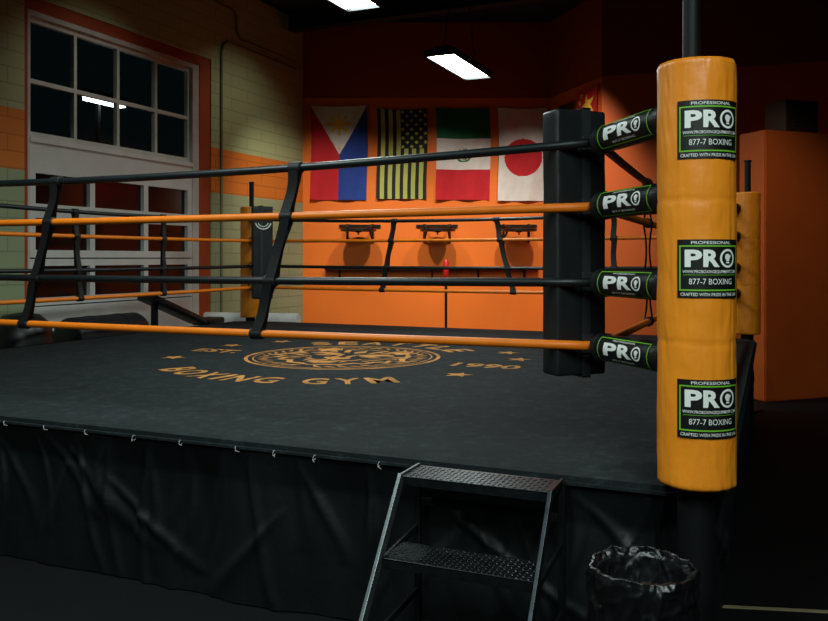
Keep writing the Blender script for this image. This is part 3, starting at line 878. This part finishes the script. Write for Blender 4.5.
# ------------------------------------------------------------------ SPEED BAG PLATFORMS
def speedbag(px):
    p = wp(px, 0, 0)
    e = empty('speed_bag_platform', (p.x, p.y, 2.0), 'black wall-mounted speed bag platform on the orange wall', 'speed bag platform', (0, 0, YAW), 'speed bag platforms on the orange wall')
    bm = bmesh.new()
    add_lathe(bm, [(.29, 0), (.30, .008), (.30, .03), (.29, .04)], 36, (0, -.42, 0))
    finish(bm, 'drum_board', 'vinyl_black', parent=e, smooth=True)
    bm = bmesh.new()
    for s_ in (-.22, .22):
        add_bar(bm, (s_, -.02, .10), (s_*.8, -.60, .06), .03, .03); add_bar(bm, (s_, -.02, -.14), (s_*.8, -.40, .05), .025, .025)
        add_bar(bm, (s_, -.02, -.18), (s_, -.02, .14), .04, .03)
    add_bar(bm, (-.36, -.025, .11), (.36, -.025, .11), .04, .04)
    finish(bm, 'wall_bracket', 'steel_black', parent=e)
    bm = bmesh.new(); add_lathe(bm, [(.05, 0), (.05, -.015), (.015, -.02), (.012, -.05), (.02, -.055), (.0001, -.06)], 24, (0, -.42, 0))
    finish(bm, 'swivel', 'steel_black', parent=e, smooth=True)
for px in (360, 437, 516): speedbag(px)
p = wp(432, .10, 1.36)
bm = bmesh.new(); add_box(bm, (3.7, .18, .035), bevel=.006)
for x in (-1.6, -.8, 0, .8, 1.6): add_bar(bm, (x, .08, -.2), (x, -.06, -.01), .02, .02); add_bar(bm, (x, .08, -.22), (x, .08, 0), .025, .02)
o = finish(bm, 'wall_shelf', 'steel_black', p, (0, 0, YAW)); top(o, 'long black steel rail shelf on the orange wall', 'shelf')
b = wp(444, .9, 0)
st = empty('reflex_bag_stand', b, 'free-standing slim striking post before the orange wall', 'punching stand')
bm = bmesh.new(); add_lathe(bm, [(.25, 0), (.26, .04), (.2, .12), (.05, .16), (.03, .2)], 32); finish(bm, 'base', 'bin', parent=st, smooth=True)
bm = bmesh.new(); add_tube(bm, [(0, 0, .18), (0, 0, 1.3)], .022, 12); finish(bm, 'pole', 'steel_black', parent=st, smooth=True)
bm = bmesh.new(); add_tube(bm, [(0, 0, 1.22), (0, 0, 1.24), (0, 0, 1.5), (0, 0, 1.52)], [.03, .045, .045, .03], 16); finish(bm, 'strike_pad', 'red', parent=st, smooth=True)

e = Vector((-6.86, 6.02, 0))
bm = bmesh.new(); add_lathe(bm, [(.27, 0), (.30, .02), (.30, .62), (.295, .78), (.26, .90), (.17, .985), (.0001, 1.01)], 40)
add_lathe(bm, [(.305, .3), (.305, .33)], 40); add_lathe(bm, [(.305, .6), (.305, .63)], 40)
o = finish(bm, 'standing_punching_bag', 'vinyl_black', e, smooth=True); top(o, 'domed black punching bag standing between ring and door', 'punching bag')
def lying_bag(x, z, y0, y1, lb):
    bm = bmesh.new(); r = .24
    add_tube(bm, [(0, 0, 0), (0, .02, 0), (0, .06, 0), (0, y1-y0-.06, 0), (0, y1-y0-.02, 0), (0, y1-y0, 0)], [r*.8, r*.94, r, r, r*.94, r*.8], 32)
    for f in (.3, .7): add_tube(bm, [(0, (y1-y0)*f-.02, 0), (0, (y1-y0)*f+.02, 0)], r+.004, 32)
    o = finish(bm, 'heavy_bag', 'cushion_black', (x, y0, z), smooth=True); top(o, lb, 'heavy bag', 'spare heavy bags stacked beside the ring')
lying_bag(-7.12, .245, 6.62, 7.72, 'black heavy bag lying on the floor beside the door')
lying_bag(-6.62, .245, 6.66, 7.74, 'black heavy bag lying on the floor beside the ring')
lying_bag(-6.87, .675, 6.60, 7.66, 'black heavy bag lying on top of two others')

bx = -6.9
bench = empty('incline_bench', (bx, 8.5, 0), 'black padded incline weight bench beside the ring', 'weight bench')
bm = bmesh.new(); add_bar(bm, (0, -.65, 1.08), (0, .35, .72), .28, .08, bevel=.02); finish(bm, 'backrest', 'vinyl_black', parent=bench, smooth=True)
bm = bmesh.new(); add_bar(bm, (0, .38, .70), (0, .72, .72), .28, .08, bevel=.02); finish(bm, 'seat', 'vinyl_black', parent=bench, smooth=True)
bm = bmesh.new(); add_bar(bm, (0, -.5, .98), (0, -.5, .03), .06, .06); add_bar(bm, (0, .6, .68), (0, .6, .03), .06, .06); add_bar(bm, (0, -.6, .04), (0, .7, .04), .06, .06)
for y in (-.55, .65): add_bar(bm, (-.25, y, .03), (.25, y, .03), .06, .06)
finish(bm, 'frame', 'steel_black', parent=bench)
cr = Vector((-6.55, 9.62, 0)); RA = math.radians(12)
bm = bmesh.new(); add_box(bm, (1.5, .46, .40), (0, 0, .20), bevel=.02); add_box(bm, (1.52, .48, .05), (0, 0, .425), bevel=.01)
o = finish(bm, 'storage_box', 'bin', cr, (0, 0, RA)); top(o, 'low black storage box behind the ring', 'storage box')
for k, (dy, dz, dx) in enumerate(((-.12, 0, 0), (.09, 0, .05), (-.02, .165, -.02))):
    bm = bmesh.new(); add_tube(bm, [(-.70, 0, 0), (.66, 0, 0)], .09, 24); add_tube(bm, [(-.705, 0, 0), (-.695, 0, 0)], .04, 16)
    o = finish(bm, 'foam_roll', 'foam', cr+Vector((dx, dy, .542+dz)), (0, 0, RA), smooth=True); top(o, 'white foam roll lying on the black storage box', 'foam roll', 'foam rolls behind the ring')

# ------------------------------------------------------------------ LIGHTS
def fixture(x, y, z=3.65):
    e = empty('ceiling_light', (x, y, z), 'long hanging fluorescent light panel', 'ceiling light', group='hanging gym lights')
    bm = bmesh.new()
    add_box(bm, (.34, 1.24, .03), (0, 0, .045), bevel=.006)
    add_box(bm, (.18, 1.1, .05), (0, 0, .08), bevel=.01)
    for s_ in (-1, 1):
        add_box(bm, (.022, 1.24, .05), (s_*.159, 0, .012)); add_box(bm, (.34, .022, .05), (0, s_*.609, .012))
    finish(bm, 'lamp_housing', 'steel_black', parent=e)
    bm = bmesh.new(); vs = [bm.verts.new(v) for v in ((-.148, -.597, .012), (-.148, .597, .012), (.148, .597, .012), (.148, -.597, .012))]
    bm.faces.new(vs); finish(bm, 'diffuser', 'emit', parent=e, recalc=False)
    bm = bmesh.new()
    for yy in (-.5, .5): add_tube(bm, [(0, yy, .1), (0, yy*.6, .7), (0, yy*.6, HC-z)], .006, 6)
    finish(bm, 'suspension_cable', 'steel_black', parent=e)
for x, y in ((-3.15, 8.56), (-3.15, 5.62), (-3.15, 2.2), (.75, .7), (-.9, -.3), (.9, -1.0)): fixture(x, y)  # last three are unseen, added to brighten the near post pad

def spot(pos, tgt, power, half, col=(1, .9, .78), blend=.9):  # added lamps out of view, brightening the walls and partition
    pos = Vector(pos); tgt = Vector(tgt)
    e = empty('added_spotlight', pos, 'added black can spotlight under the ceiling, out of view', 'spotlight', group='added spotlights')
    q = (tgt-pos).to_track_quat('-Z', 'Y'); e.rotation_euler = q.to_euler()
    bm = bmesh.new(); add_tube(bm, [(0, 0, .2), (0, 0, .02)], .07, 20, cap=False); add_tube(bm, [(0, 0, .2), (0, 0, .21)], .07, 20)
    finish(bm, 'added_can', 'steel_black', parent=e, smooth=True, recalc=False)
    bm = bmesh.new(); up = q.inverted() @ Vector((0, 0, HC-pos.z)); add_tube(bm, [(0, 0, .15), up], .012, 8); finish(bm, 'added_stem', 'steel_black', parent=e)
    l = bpy.data.lights.new('spot', 'SPOT'); l.energy = power; l.spot_size = math.radians(2*half); l.spot_blend = blend; l.color = col; l.shadow_soft_size = .06
    lo = bpy.data.objects.new('added_bulb', l); COL.objects.link(lo); lo.parent = e
for px in (340, 437, 530):
    s = (px-303)/57.5
    a = C+BD*s-F*3.6; t = C+BD*s
    spot((a.x, a.y, 5.25), (t.x, t.y, .6), 500, 31, blend=.8)
a = cam2w(3.0, 9.6); t = cam2w(3.2, 12.6)
spot((a.x, a.y, 5.0), (t.x, t.y, .4), 170, 28)
a = cam2w(3.2, 6.6); t = cam2w(3.9, 8.9)
spot((a.x, a.y, 4.4), (t.x, t.y, 1.4), 85, 28)
spot((-5.6, 10.3, 5.2), (-7.4, 10.6, 2.4), 34, 46, (1, .98, .88))
spot((-5.2, 7.6, 5.2), (-7.5, 7.7, 2.4), 55, 38, (1, .98, .92))

w = bpy.data.worlds.new('World'); scene.world = w; w.use_nodes = True
w.node_tree.nodes['Background'].inputs['Color'].default_value = (.2, .5, .6, 1); w.node_tree.nodes['Background'].inputs['Strength'].default_value = .005

# ------------------------------------------------------------------ CAMERA
cd = bpy.data.cameras.new('Camera'); cam = bpy.data.objects.new('Camera', cd); COL.objects.link(cam); scene.camera = cam
cam.location = (0, 0, CAMZ); cam.rotation_euler = (math.pi/2, 0, YAW)
cd.sensor_width = 36; cd.lens = 36*FPX/828; cd.shift_y = -52.5/828; cd.clip_end = 100
